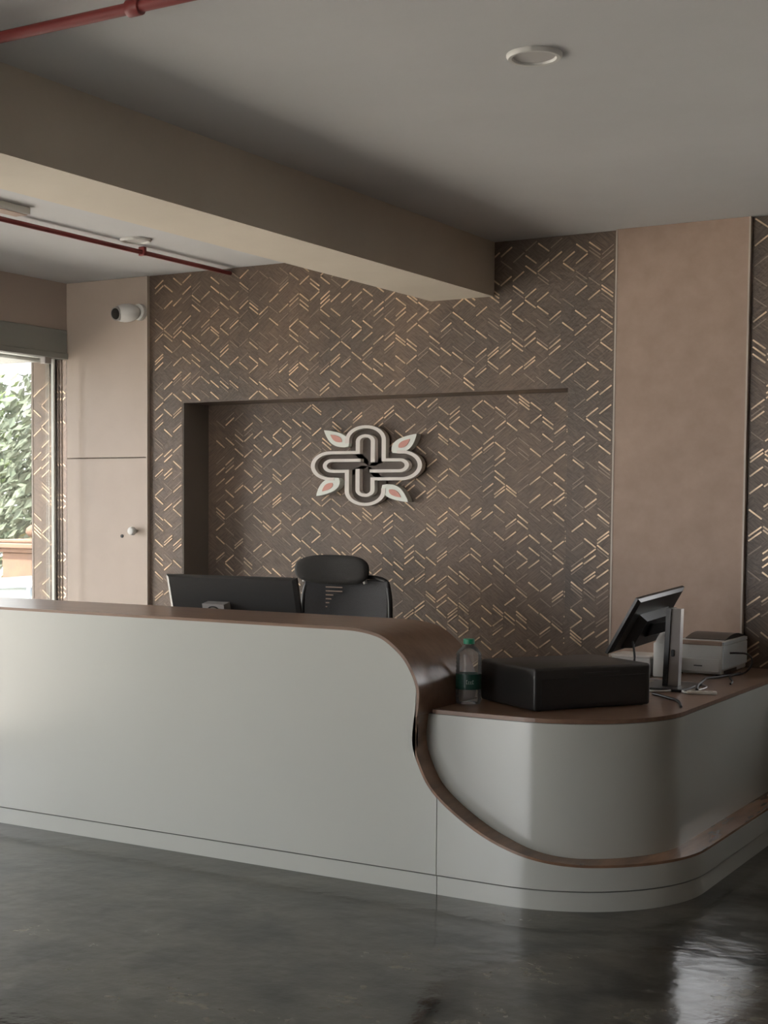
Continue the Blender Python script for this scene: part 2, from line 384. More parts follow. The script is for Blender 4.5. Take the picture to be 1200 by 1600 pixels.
obj('reflection_block_panel', box(B(), -1.55, -.85, YB+.11, YB+.15, .06, .88), M['alu'], w3)  # unseen opaque panel, added to keep the glass out of the counter side's reflection
obj('pane', box(B(), -1.55, -.85, YB+.125, YB+.135, .88, 2.14), M['pane'], w3)
w4 = bpy.data.objects.new('window_4', None); C.objects.link(w4); w4['kind'] = 'structure'
f = B(); box(f, .4, 2.7, YB+.1, YB+.16, .9, .95); box(f, .4, 2.7, YB+.1, YB+.16, 2.35, 2.4)
for x in (.4, 1.53, 2.65): box(f, x, x+.05, YB+.1, YB+.16, .95, 2.35)
obj('frame', f, M['alu'], w4); obj('pane', box(B(), .45, 2.65, YB+.125, YB+.135, .95, 2.35), M['pane'], w4)
d1 = bpy.data.objects.new('door_1', None); C.objects.link(d1); d1['kind'] = 'structure'
f = B()
for x in (-6.2, -3.05): box(f, x, x+.05, YF-.12, YF-.05, 0, 2.6)
box(f, -6.15, -3.05, YF-.12, YF-.05, 2.54, 2.6); obj('frame', f, M['alu'], d1)
obj('pane', box(B(), -6.15, -3.05, YF-.09, YF-.08, 0, 2.54), M['pane'], d1)

# outside the glazing: patterned pier continuing the wall line, canopy
pier = thing('patterned_pier', 'brown herringbone pier seen through the glazing beside the cream panel', 'pier', (-6.7, YB, -.6))
at(pier, obj('shaft', box(B(), -6.762, XL-.202, YB, YB+.5, -.6, 2.60), M['dark_laminate']))
jo = joined('inlay_strips', [s for s in spots if s[0] < XL and s[0] < XL-.22], M['gold'], None, .0075); at(pier, jo)
at(pier, obj('corner_trim', box(B(), -6.776, -6.762, YB-.004, YB+.5, -.6, 2.60), M['jamb']))
# the return of the pier inside the frame depth
obj('return_lining', box(B(), XL-.20, XL-.012, YB-.002, YB, 0, 2.45), M['dark_laminate'], wall_back)
joined('return_inlay_strips', [s for s in spots if XL-.21 < s[0] < XL], M['gold'], wall_back, .0075)
tag(obj('entrance_canopy', box(B(), -7.9, XL-TH-.01, 1.2, 7.235, 2.42, 2.62, .01, 1), M['alu']), 'grey flat canopy slab outside above the glazing', 'canopy')

# ------------------------------------------------------------------ reception counter
CX, CY, RO_ = -2.26, 5.515, .60
YFR = 4.915
def plan(s, inset=0):
    """point on the counter front, s = arc length coordinate, inset = distance behind the face"""
    if s <= CX: return (s, YFR+inset)
    a = (s-CX)/RO_
    if a < PI/2:
        r = RO_-inset; return (CX+r*math.sin(a), CY-r*math.cos(a))
    return (CX+RO_-inset, CY+(s-CX-RO_*PI/2))
S_END = CX+RO_*PI/2+(YB-.034-CY)
ctl = [(-3.05, 1.0), (-2.95, 1.0), (-2.885, .997), (-2.82, .987), (-2.763, .967), (-2.692, .914), (-2.649, .856), (-2.622, .793), (-2.621, .731), (-2.631, .655), (-2.635, .58),
       (-2.615, .508), (-2.563, .413), (-2.475, .335), (-2.342, .255), (-2.21, .205), (-2.089, .178), (-1.972, .167), (-1.854, .165), (-1.70, .165)]
out = [Vector((p.x, p.y)) for p in spline([(a, b, 0) for a, b in ctl], 5)]
while out[-1].x < S_END-.05: out.append(Vector((out[-1].x+.04, .165)))
out.append(Vector((S_END, .165)))
out.insert(0, Vector((-5.4, 1.0)))
PZ = .078
counter = thing('reception_counter', 'long glossy white reception counter with walnut top sweeping down to a low desk', 'counter', (-3.2, 5.2, 0))
SEAM = -2.525
iz = next(i for i in range(len(out)) if out[i].y < .5 and out[i].x > SEAM)
a_, b_ = out[iz-1], out[iz]; zs = a_.y+(b_.y-a_.y)*(SEAM-a_.x)/(b_.x-a_.x)
left = [(-5.4, PZ), (SEAM-.0015, PZ), (SEAM-.0015, zs)] + [(p.x, p.y) for p in reversed(out[:iz])]
at(counter, obj('front_panel', prism(B(), left, 'y', YFR, YFR+.02), M['white_gloss']))
# right front panel: strip along arc
def strip_solid(pts, zlo, zhi, in0, in1):
    """pts = list of s; zlo(s), zhi(s); solid between insets"""
    bm = B(); rows = []
    for i, s in enumerate(pts):
        a = plan(s, in0); b = plan(s, in1)
        rows.append([bm.verts.new((*a, zlo(i))), bm.verts.new((*a, zhi(i))), bm.verts.new((*b, zhi(i))), bm.verts.new((*b, zlo(i)))])
    for r, q in zip(rows, rows[1:]):
        for k in range(4): bm.faces.new((r[k], r[(k+1) % 4], q[(k+1) % 4], q[k]))
    bm.faces.new(rows[0]); bm.faces.new(rows[-1][::-1]); return bm
rp = [Vector((SEAM+.0015, zs))]+out[iz:]
at(counter, obj('front_panel', strip_solid([p.x for p in rp], lambda i: PZ, lambda i: rp[i].y, 0, .02), M['white_gloss'], smooth=30))
def srange(a, b, n): return [a+(b-a)*i/n for i in range(n+1)]
at(counter, obj('plinth', strip_solid(srange(-5.4, SEAM-.0015, 4), lambda i: 0, lambda i: PZ-.006, .006, .03), M['white_gloss']))
at(counter, obj('plinth', strip_solid(srange(SEAM+.0015, S_END, 80), lambda i: 0, lambda i: PZ-.006, .006, .03), M['white_gloss'], smooth=30))
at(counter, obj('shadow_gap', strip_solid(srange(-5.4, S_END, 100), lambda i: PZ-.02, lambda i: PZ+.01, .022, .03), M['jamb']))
# walnut band following the outline
def band(i0, i1, depth, th, front=.001):
    bm = B(); rows = []
    for i in range(i0, i1+1):
        p = out[i]; q = out[min(i+1, len(out)-1)]-out[max(i-1, 0)]; n = Vector((-q.y, q.x)).normalized()
        if n.y < 0 and abs(n.y) > abs(n.x): n = -n
        n = Vector((q.y*-1, q.x)).normalized()   # left-hand normal: up / outward to the opening
        e = p+n*th
        rows.append([bm.verts.new((*plan(p.x, front), p.y)), bm.verts.new((*plan(e.x, front), e.y)), bm.verts.new((*plan(e.x, depth), e.y)), bm.verts.new((*plan(p.x, depth), p.y))])
    for r, q in zip(rows, rows[1:]):
        for k in range(4): bm.faces.new((r[k], r[(k+1) % 4], q[(k+1) % 4], q[k]))
    bm.faces.new(rows[0]); bm.faces.new(rows[-1][::-1]); return bm
i7 = next(i for i in range(len(out)) if out[i].y < .70)
at(counter, obj('countertop', band(0, i7, .505, .012), M['wood'], smooth=40))
at(counter, obj('edge_band', band(i7, len(out)-1, .10, .010), M['wood_y'], smooth=40, label='walnut edge curving around the recess'))
# recessed curved panel under the low desk
pts = srange(-2.66, S_END, 110)
at(counter, obj('recessed_panel', strip_solid(pts, lambda i: .10, lambda i: .682, .10, .12), M['white_gloss'], smooth=30))
# low desk top
pl = []
for s in srange(-2.60, S_END, 60): pl.append(plan(s, .10))
pl += [(-2.62, YB-.034), (-2.62, 6.15), (-5.3, 6.15), (-5.3, 5.43), (-2.60, 5.43)]
at(counter, obj('desk_top', prism(B(), pl, 'z', .684, .700), M['wood']))
at(counter, obj('back_panel', box(B(), -5.38, -2.70, 5.40, 5.42, .0, .684), M['white_plastic']))
at(counter, obj('back_panel', box(B(), -5.38, -2.78, 5.40, 5.418, .70, .985), M['white_plastic']))
at(counter, obj('end_panel', box(B(), -5.40, -5.38, 4.935, 5.42, 0, .994), M['white_plastic']))
for x in (-4.6, -3.6): at(counter, obj('drawer_unit', box(B(), x-.2, x+.2, 5.45, 5.95, .0, .684, .003, 1), M['white_plastic']))

# ------------------------------------------------------------------ wall sign (emblem)
SX, SZ = .00142, .00089
sign = thing('wall_sign', 'white interlaced cross emblem with four coral-centred leaves on the niche wall', 'sign', (-4.32, YN, 1.724))
def rot4(p, k):
    x, y = p
    for _ in range(k): x, y = y, -x
    return (x, y)
def arc(cx, cy, r, a0, a1, n): return [(cx+r*math.cos(a0+(a1-a0)*i/n), cy+r*math.sin(a0+(a1-a0)*i/n)) for i in range(n+1)]
path = [(-88, 150)]+arc(0, 169, 88, PI, 0, 20)+[(88, 36)]+[(161, 36)]+arc(161, 0, 36, PI/2, -PI/2, 12)[1:]+[(22, -36)]
def ribbon(path, w, y0, y1):
    bm = B(); L = []; Rr = []
    n = len(path); P = [Vector(p) for p in path]
    for i in range(n):
        d0 = (P[i]-P[i-1]).normalized() if i else (P[1]-P[0]).normalized()
        d1 = (P[i+1]-P[i]).normalized() if i < n-1 else d0
        m = (d0+d1).normalized(); nn = Vector((-m.y, m.x)); k = w/2/max(.5, m.dot(d0))
        L.append(P[i]+nn*k); Rr.append(P[i]-nn*k)
    vs = []
    for l, r in zip(L, Rr):
        vs.append([bm.verts.new((l.x*SX, y0, l.y*SZ)), bm.verts.new((r.x*SX, y0, r.y*SZ)), bm.verts.new((r.x*SX, y1, r.y*SZ)), bm.verts.new((l.x*SX, y1, l.y*SZ))])
    for a, b in zip(vs, vs[1:]):
        for k in range(4): bm.faces.new((a[k], a[(k+1) % 4], b[(k+1) % 4], b[k]))
    bm.faces.new(vs[0]); bm.faces.new(vs[-1][::-1]); return bm
for k in range(4):
    obj('strand', ribbon([rot4(p, k) for p in path], 20, -.062, -.018), M['rim_white'], sign)
    plate = [(-86, 100), (-86, 169)]+arc(0, 169, 86, PI, 0, 20)[1:]+[(86, 36), (36, 0), (0, 0), (-36, 36), (-36, 100)]
    plate = [rot4(p, k) for p in plate]
    obj('backing', prism(B(), [(x*SX, z*SZ) for x, z in plate], 'y', -.024, -.001-.002*k), M['logo_dark'], sign)
    # leaf from base (-84,140) to tip (-200,237)
    b0, tp = Vector((-82, 128)), Vector((-203, 240)); d = tp-b0; n_ = Vector((-d.y, d.x)).normalized()
    def leaf(sc, cpos, nn=14, wd=40):
        a = b0+d*(.5+cpos-.5*sc); L = d*sc; up = []; dn = []
        for i in range(nn+1):
            t = i/nn; h = wd*sc*math.sin(PI*t**.85)**.85*(1-.25*t) if 0 < i < nn else 0
            up.append(a+L*t+n_*h); dn.append(a+L*t-n_*h)
        return [tuple(v) for v in up+dn[-2:0:-1]]
    lf = obj('leaf', prism(B(), [(x*SX, z*SZ) for x, z in (rot4(p, k) for p in leaf(1, 0, wd=46))], 'y', -.060, -.004), M['leaf_white'], sign)
    obj('leaf_centre', prism(B(), [(x*SX, z*SZ) for x, z in (rot4(p, k) for p in leaf(.46, 0, wd=42))], 'y', -.063, -.060), M['petal'], lf)

# ------------------------------------------------------------------ ceiling fittings and pipes
def downlight(x, y, r, label):
    t = thing('ceiling_downlight', label, 'ceiling light', (x, y, ZC))
    obj('rim', lathe(B(), [(r, 0), (r, -.006), (r*.93, -.014), (r*.80, -.013), (r*.74, -.004), (r*.74, 0)], 40), M['white_plastic'], t, smooth=40)
    obj('diffuser', lathe(B(), [(0, -.006), (r*.745, -.006), (r*.745, -.001), (0, -.001)], 40), M['lamp'], t)
    return t
downlight(-1.897, 4.306, .088, 'round recessed downlight in the open ceiling right of the beam')
downlight(-5.041, 6.198, .085, 'round recessed downlight in the ceiling left of the beam')
t = thing('linear_ceiling_fitting', 'slim rectangular fitting on the ceiling left of the beam', 'ceiling light', (-4.99, 4.8, ZC))
at(t, obj('housing', box(B(), -5.04, -4.94, 4.35, 5.28, ZC-.035, ZC-.0005, .004, 1), M['white_plastic']))
at(t, obj('diffuser', box(B(), -5.03, -4.95, 4.36, 5.27, ZC-.038, ZC-.034, .002, 1), M['beige']))
t = thing('sprinkler_pipe', 'red pipe running under the left ceiling bay to the wall', 'pipe', (-5.155, 5, ZC))
at(t, obj('pipe', cyl(B(), (-5.157, YF+.01, ZC-.030), (-5.157, YB-.001, ZC-.030), .013, n=16), M['red'], smooth=40))
for y in (2.0, 4.2, 6.4): at(t, obj('clamp', box(B(), -5.178, -5.136, y-.012, y+.012, ZC-.048, ZC-.0005, .003, 1), M['red']))
t = thing('sprinkler_pipe', 'red pipe crossing the ceiling at the top left corner, with a coupling', 'pipe', (-2.6, 3.2, ZC))
at(t, obj('pipe', cyl(B(), (-3.404, 3.203, ZC-.05), (XR-.001, 3.203, ZC-.05), .0165, n=16), M['red'], smooth=40))
at(t, obj('coupling', cyl(B(), (-2.63, 3.203, ZC-.05), (-2.585, 3.203, ZC-.05), .024, n=16, bev=.003), M['red'], smooth=40))
for x in (-2.615, -.8, 1.2): at(t, obj('clamp', box(B(), x-.01, x+.01, 3.195, 3.211, ZC-.05, ZC-.0005), M['steel']))

# security camera
t = thing('security_camera', 'white dome security camera on the cream wall panel near the ceiling', 'camera', (-5.83, YB-.02, 2.69))
obj('mount', cyl(B(), (0, 0, 0), (0, -.035, 0), .052, .050, n=28, bev=.004), M['white_plastic'], t, smooth=40)
hb = B(); u = bmesh.new(); bmesh.ops.create_uvsphere(u, u_segments=28, v_segments=16, radius=.055)
bmesh.ops.scale(u, vec=(1.9, 1.15, 1.05), verts=u.verts); merge(hb, u, Matrix.Translation((-.07, -.06, -.005)))
obj('housing', hb, M['white_plastic'], t, smooth=60)
d = Vector((-.10, -.98, -.16)).normalized(); c0 = Vector((-.105, -.105, -.012))
obj('lens_ring', cyl(B(), c0-d*.02, c0+d*.016, .046, .042, n=24), M['steel'], t, smooth=40)
obj('lens', cyl(B(), c0+d*.013, c0+d*.019, .037, .033, n=24), M['lens'], t, smooth=40)

# ------------------------------------------------------------------ monitors
def monitor_back(bm, TL, TR, BL, th, bulge=.03):
    """screen slab from three front corners (seen from the back), th thick toward the viewer side n"""
    TL, TR, BL = map(Vector, (TL, TR, BL)); BR = TR+(BL-TL); n = (TR-TL).cross(BL-TL).normalized()
    return TL, TR, BL, BR, n
def grid_slab(TL, TR, BL, BR, n, th, inset, bul):
    bm = B(); fr = [TL, TR, BR, BL]; ctr = (TL+TR+BL+BR)/4
    r0 = [bm.verts.new(p) for p in fr]; r1 = [bm.verts.new(p+n*th) for p in fr]
    r2 = [bm.verts.new(p+(ctr-p)*inset+n*(th+bul)) for p in fr]
    bm.faces.new(r0)
    for a, b in ((r0, r1), (r1, r2)):
        for i in range(4): bm.faces.new((a[i], a[(i+1) % 4], b[(i+1) % 4], b[i]))
    bm.faces.new(r2); return bm
# first monitor behind the high counter, back toward the camera
t = thing('desktop_monitor', 'black monitor behind the high counter, its back to the room', 'monitor', (-4.03, 5.85, .70))
TL, TR, BL = Vector((-4.434, 5.70, 1.148)), Vector((-3.67, 5.70, 1.152)), Vector((-4.420, 5.775, .78))
BR = TR+(BL-TL); n = -(TR-TL).cross(BL-TL).normalized()
if n.y > 0: n = -n
at(t, obj('case', grid_slab(TL, TR, BL, BR, n, .014, .05, .010), M['black_gloss']))
TL2 = [TL, TR, BR, BL]; cc = (TL+TR+BL+BR)/4
at(t, obj('screen', hexa(B(), [p+(cc-p)*.03-n*.001 for p in TL2], [p+(cc-p)*.03-n*.003 for p in TL2]), M['screen']))
vb = B(); e0 = TL+(TR-TL)*.10+(BL-TL)*.05+n*.018; e1 = TL+(TR-TL)*.80+(BL-TL)*.05+n*.018
tube(vb, [e0, e1], .003, 6); at(t, obj('vent_slot', vb, M['black']))
hx = Vector((-4.105, 5.655, .985))
dv = (BL-TL).normalized()
hq = [hx+Vector((sx*.064, 0, 0))-dv*sz*.034 for sx, sz in ((-1, 1), (1, 1), (1, -1), (-1, -1))]
mp_ = at(t, obj('stand_mount', hexa(B(), [p-n*.03 for p in hq], [p+n*.022 for p in hq]), M['steel'], label='pale square plate with a dark ring'))
rb = B(); rg = []
for k in range(33):
    a = 2*PI*k/32; rg.append(hx+Vector((math.cos(a)*.034, 0, 0))-dv*math.sin(a)*.022+n*.024)
tube(rb, rg, .0035, 6); at(t, obj('ring', rb, M['black']))
at(t, obj('stand', hexa(B(), [(-4.15, 5.66, .70), (-4.06, 5.66, .70), (-4.06, 5.69, .70), (-4.15, 5.69, .70)], [(-4.15, 5.64, .96), (-4.06, 5.64, .96), (-4.06, 5.67, .96), (-4.15, 5.67, .96)]), M['black']))
at(t, obj('base', box(B(), -4.27, -3.94, 5.56, 5.78, .70, .712, .004, 2), M['black']))

# second monitor on the low desk, tilted, seen from behind at an angle
t = thing('tilted_monitor', 'tilted black monitor on a slim grey post at the right of the low desk', 'monitor', (-2.05, 6.25, .70))
TL, TR, BL = Vector((-2.143, 6.05, 1.095)), Vector((-2.10, 6.55, 1.127)), Vector((-2.28, 6.05, .848))
BR = TR+(BL-TL); n = (TR-TL).cross(BL-TL).normalized()
if n.x < 0: n = -n
Q = [TL, TR, BR, BL]; cc = (TL+TR+BL+BR)/4
at(t, obj('case', grid_slab(TL-n*.012, TR-n*.012, BL-n*.012, BR-n*.012, n, .012, .10, .010), M['black_gloss']))
bulk = [TL+(TR-TL)*a+(BL-TL)*b+n*.006 for a, b in ((.18, .30), (.82, .30), (.82, .93), (.18, .93))]
bc = sum(bulk, Vector())/4
at(t, obj('rear_housing', hexa(B(), bulk, [p+(bc-p)*.22+n*.040 for p in bulk]), M['black']))
at(t, obj('screen', hexa(B(), [p+(cc-p)*.03-n*.0125 for p in Q], [p+(cc-p)*.03-n*.0145 for p in Q]), M['screen']))
vb = B(); tube(vb, [TL+(TR-TL)*.18+(BL-TL)*.11+n*.003, TL+(TR-TL)*.86+(BL-TL)*.11+n*.003], .004, 6); at(t, obj('vent_slot', vb, M['black']))
hub = bc+n*.04
at(t, obj('arm', hexa(B(), [hub+Vector((-.02, -.04, -.025)), hub+Vector((-.02, .04, -.025)), hub+Vector((-.02, .04, .03)), hub+Vector((-.02, -.04, .03))],
    [(-2.045, 6.17, .955), (-2.045, 6.23, .955), (-2.045, 6.23, .995), (-2.045, 6.17, .995)]), M['black']))
at(t, obj('post', hexa(B(), [(-2.052, 6.17, .712), (-2.004, 6.185, .712), (-2.004, 6.225, .712), (-2.052, 6.23, .712)],
    [(-2.040, 6.17, 1.05), (-1.996, 6.185, 1.05), (-1.996, 6.225, 1.05), (-2.040, 6.23, 1.05)]), M['steel']))
at(t, obj('post_spine', hexa(B(), [(-2.066, 6.160, .712), (-2.046, 6.160, .712), (-2.046, 6.235, .712), (-2.066, 6.235, .712)],
    [(-2.054, 6.160, 1.053), (-2.032, 6.160, 1.053), (-2.032, 6.235, 1.053), (-2.054, 6.235, 1.053)]), M['black']))
at(t, obj('cable_hole', box(B(), -2.032, -2.018, 6.168, 6.182, .842, .872, .003, 1), M['black']))
at(t, obj('base', box(B(), -2.16, -1.95, 6.07, 6.36, .7002, .712, .004, 2), M['black_gloss']))
# cable hanging from the screen
cb = B(); tube(cb, spline([(-2.20, 6.15, .90), (-2.18, 6.12, .82), (-2.22, 6.15, .74), (-2.20, 6.22, .705)], 6), .005, 8)
tag(obj('power_cable', cb, M['black'], smooth=60), 'short black cable hanging from the tilted monitor', 'cable')

# ------------------------------------------------------------------ equipment case
A, Bq = Vector((-2.237, 5.165, .702)), Vector((-1.935, 5.630, .702)); dx_ = Bq-A; pd = Vector((-dx_.y, dx_.x, 0)).normalized()*.40
q = [A, Bq, Bq+pd, A+pd]
t = thing('equipment_case', 'large black box-shaped machine lying on the low desk beside the bottle', 'equipment', tuple((q[0]+q[2])/2-Vector((0, 0, .002))))
cb = B(); hexa(cb, q, [p+Vector((0, 0, .166)) for p in q])
bmesh.ops.bevel(cb, geom=cb.edges[:], offset=.012, segments=3, profile=.5, affect='EDGES')
at(t, obj('body', cb, M['black'], smooth=40))
ex = dx_.normalized(); ey = pd.normalized()
def onface(u0, u1, z0, z1, o0, o1):   # box on the right-hand face, o = offset outwards
    a = A+ex*u0-ey*o0; b = A+ex*u1-ey*o0; c = A+ex*u1-ey*o1; d_ = A+ex*u0-ey*o1
    return hexa(B(), [Vector((p.x, p.y, .702+z0)) for p in (a, b, c, d_)], [Vector((p.x, p.y, .702+z1)) for p in (a, b, c, d_)])
at(t, obj('grip', onface(.23, .40, .136, .142, -.002, .003), M['black_gloss'], label='thin glossy grip'))
at(t, obj('front_door', onface(.03, .525, .02, .125, -.002, .0025), M['black']))
ft = q
for p in q:
    c_ = (q[0]+q[2])/2; w_ = p+(c_-p)*.12
    at(t, obj('foot', cyl(B(), (w_.x, w_.y, .7002), (w_.x, w_.y, .704), .012, n=12), M['black']))

# ------------------------------------------------------------------ bottle
t = thing('water_bottle', 'clear plastic water bottle with green cap and dark green label', 'bottle', (-2.553, 5.235, .7005))
H_ = .262; r = .052
prof = [(0, .004), (r*.6, 0), (r*.92, .004), (r, .016), (r*.97, .03), (r, .045), (r*.965, .055), (r*.965, .125), (r, .135)]
z = .135
for k in range(4): prof += [(r*.94, z+.008), (r, z+.016)]; z += .016
prof += [(r*.93, z+.010), (r*.72, z+.024), (r*.42, z+.036), (r*.36, z+.040), (r*.36, H_-.004), (0, H_-.004)]
obj('body', lathe(B(), prof, 36), M['bottle'], t, smooth=50)
obj('cap', lathe(B(), [(0, H_), (r*.42, H_), (r*.44, H_-.004), (r*.44, H_-.020), (0, H_-.020)], 28), M['cap'], t, smooth=40)
obj('label_band', lathe(B(), [(r*.985, .062), (r*.99, .063), (r*.99, .122), (r*.985, .123)], 36), M['label'], t, smooth=40)
pb = B()
for k, h in enumerate((.016, .011, .011, .015)):
    a = math.radians(-62-12+k*9); 
    for zz in (.085, .085+h-.003): 
        a1 = a+.09; R2 = r*.997
        hexa(pb, [(R2*math.cos(a), R2*math.sin(a), zz), (R2*math.cos(a1), R2*math.sin(a1), zz), (R2*math.cos(a1), R2*math.sin(a1), zz+.003), (R2*math.cos(a), R2*math.sin(a), zz+.003)],
             [((R2+.001)*math.cos(b), (R2+.001)*math.sin(b), c) for b, c in ((a, zz), (a1, zz), (a1, zz+.003), (a, zz+.003))])
    a1 = a+.03
    hexa(pb, [(R2*math.cos(a), R2*math.sin(a), .085), (R2*math.cos(a1), R2*math.sin(a1), .085), (R2*math.cos(a1), R2*math.sin(a1), .085+h), (R2*math.cos(a), R2*math.sin(a), .085+h)],
             [((R2+.001)*math.cos(b), (R2+.001)*math.sin(b), c) for b, c in ((a, .085), (a1, .085), (a1, .085+h), (a, .085+h))])
obj('label_print', pb, M['pale'], t)

# ------------------------------------------------------------------ printer
t = thing('printer', 'white desktop printer with dark curved lid at the right end of the low desk', 'printer', (-2.09, 6.98, .70))
px0, px1, py0, py1, zt = -2.205, -1.977, 6.765, 7.17, .862
at(t, obj('body', box(B(), px0, px1-.006, py0, py1, .706, zt, .006, 2), M['white_plastic'], smooth=40))
at(t, obj('side_cover', box(B(), px1-.007, px1, py0+.004, py1-.004, .730, zt-.022, .002, 1), M['printer_side'], label='pale blue white side cover'))
at(t, obj('side_cover', box(B(), px1-.007, px1, py0+.004, py1-.004, zt-.019, zt-.002, .002, 1), M['printer_side'], label='pale blue white upper rail'))
lb = B(); n_ = 12; prof = [(py0+.08+(py1-py0-.10)*i/n_, zt-.001+.024*math.sin(PI*min(1, (i/n_)*.85+.05))) for i in range(n_+1)]
prism(lb, [(py0+.08, zt-.001)]+prof+[(py1-.02, zt-.001)], 'x', px0+.02, px1-.015)
at(t, obj('lid', lb, M['black_gloss'], smooth=40))
at(t, obj('paper_tray', box(B(), px0+.012, px1-.018, py0-.004, py0+.006, .716, .778, .002, 1), M['white_plastic']))
at(t, obj('tray_grip', box(B(), px0+.09, px0+.13, py0-.007, py0, .742, .746), M['black']))
at(t, obj('top_rim', box(B(), px0-.002, px1-.008, py0-.004, py0+.02, zt-.02, zt, .003, 1), M['beige']))
for x in (px0+.02, px1-.03):
    for y in (py0+.02, py1-.02): at(t, obj('foot', cyl(B(), (x, y, .7002), (x, y, .707), .01, n=12), M['black']))
at(t, obj('side_opening', box(B(), px1-.002, px1+.0015, py0+.02, py0+.22, .708, .724, .001, 1), M['black']))

# white router-like box and document tray behind the monitor post
t = thing('white_device', 'upright white device standing between the tilted monitor and the printer', 'device', (-2.215, 6.62, .70))
at(t, obj('body', box(B(), -2.247, -2.190, 6.56, 6.70, .7005, .862, .006, 2), M['white_plastic'], smooth=40))
at(t, obj('top_cover', hexa(B(), [(-2.240, 6.565, .861), (-2.192, 6.565, .861), (-2.192, 6.695, .861), (-2.240, 6.695, .861)], [(-2.215, 6.58, .925), (-2.190, 6.58, .930), (-2.190, 6.68, .930), (-2.215, 6.68, .925)]), M['white_plastic']))
t = thing('white_carton', 'low white carton half hidden behind the black machine', 'box', (-2.33, 6.63, .70))
at(t, obj('body', box(B(), -2.45, -2.262, 6.56, 6.72, .7005, .785, .003, 1), M['white_plastic']))
at(t, obj('lid', box(B(), -2.454, -2.258, 6.556, 6.724, .785, .797, .003, 1), M['rim_white']))

# cables and power strip
t = thing('power_strip', 'small white power strip lying in front of the printer', 'power strip', (-1.86, 6.07, .70))
rt = Matrix.Translation((-1.862, 6.07, .706)) @ Matrix.Rotation(.35, 4, 'Z')
b_ = B(); u = bmesh.new(); box(u, -.062, .062, -.018, .018, -.0055, .007, .004, 2); merge(b_, u, rt); at(t, obj('body', b_, M['rim_white'], smooth=40))
for k in (-.035, 0, .035):
    b_ = B(); u = bmesh.new(); box(u, k-.010, k+.010, -.010, .010, .0065, .0082, .001, 1); merge(b_, u, rt); at(t, obj('socket', b_, M['edge']))
def cable(pts, r, m, label):
    b = B(); tube(b, spline(pts, 8), r, 8); tag(obj('power_cable', b, m, smooth=60), label, 'cable')
zc = .7055
cable([(-2.03, 5.93, zc), (-1.99, 5.90, zc), (-1.949, 5.858, zc), (-1.89, 5.80, zc), (-1.845, 5.72, zc), (-1.80, 5.60, zc)], .0055, M['black'], 'black cable curving out from behind the black machine to the desk edge')
cable([(-1.90, 6.12, .712), (-1.915, 6.18, .722), (-1.935, 6.33, .728), (-1.97, 6.50, .718), (-1.97, 6.70, zc), (-1.945, 6.80, zc), (-1.935, 6.9, zc)], .0065, M['black'], 'thick black cable running from the power strip to the printer')
cable([(-1.962, 6.82, .806), (-1.93, 6.84, .806), (-1.90, 6.88, .80), (-1.88, 6.90, .775), (-1.885, 6.90, .74), (-1.91, 6.88, zc+.004), (-1.94, 6.76, zc), (-1.87, 6.55, zc), (-1.85, 6.45, zc)], .0045, M['black'], 'black lead looping from the printer side down to the desk')
cable([(-2.19, 6.33, zc), (-2.10, 6.05, zc), (-2.03, 6.02, zc), (-1.98, 6.10, zc), (-1.93, 6.05, zc), (-1.91, 6.04, zc)], .0045, M['white_plastic'], 'thin white cable tangled at the tilted monitor base')
cable([(-2.22, 6.42, zc), (-2.12, 6.41, zc), (-2.02, 6.40, zc), (-1.93, 6.33, zc), (-1.90, 6.25, zc), (-1.905, 6.16, zc)], .004, M['steel'], 'thin grey cable lying behind the tilted monitor base')

# ------------------------------------------------------------------ office chair
ch = thing('office_chair', 'black mesh-backed office chair with padded headrest behind the counter', 'chair', (-4.03, 6.90, 0), .05); ch.scale = (1.05, 1.05, 1.0)
def rbox(sx, sy, sz, bev, seg=4, bend=0, loc=(0, 0, 0), taper=0):
    b = bmesh.new(); box(b, -sx/2, sx/2, -sy/2, sy/2, -sz/2, sz/2, bev, seg)
    bmesh.ops.subdivide_edges(b, edges=[e for e in b.edges if abs((e.verts[0].co-e.verts[1].co).x) > sx*.4], cuts=9)
    for v in b.verts:
        v.co.x *= 1+taper*(v.co.z/(sz/2)) if taper else 1
        v.co.y += bend*(v.co.x/(sx/2))**2
    bmesh.ops.translate(b, vec=loc, verts=b.verts); return b
hr = bmesh.new(); NU, NV = 40, 10; rows = []
for j_ in range(NV+1):
    ph = -PI/2+PI*j_/NV; row = []
    for i in range(NU):
        a = 2*PI*i/NU; e = .62; cx_ = math.copysign(abs(math.cos(a))**e, math.cos(a)); sz_ = math.copysign(abs(math.sin(a))**.78, math.sin(a))
        rr = math.cos(ph)**.45 if abs(math.cos(ph)) > 1e-6 else 0
        x = .222*cx_*rr; row.append(hr.verts.new((x, .045*math.sin(ph)-.10*(x/.222)**2*.5, .082*sz_*rr)))
    rows.append(row)
for a, b in zip(rows, rows[1:]):
    for i in range(NU): hr.faces.new((a[i], a[(i+1) % NU], b[(i+1) % NU], b[i]))
bmesh.ops.remove_doubles(hr, verts=hr.verts, dist=1e-5)
bmesh.ops.translate(hr, vec=(-.160, .02, 1.132), verts=hr.verts)
obj('headrest', hr, M['fabric'], ch, smooth=60)
bk = rbox(.50, .022, .56, .010, 3, bend=-.06, loc=(-.08, .05, .80))
obj('backrest', bk, M['mesh_fabric'], ch, smooth=50)
fb = B(); pts_ = [(-.08+x, .052-.06*(x/.25)**2, z) for x, z in ((-.20, .50), (-.25, .62), (-.262, .85), (-.25, 1.02), (-.20, 1.085), (0, 1.095), (.20, 1.085), (.25, 1.02), (.262, .85), (.25, .62), (.20, .50), (0, .48), (-.20, .50))]
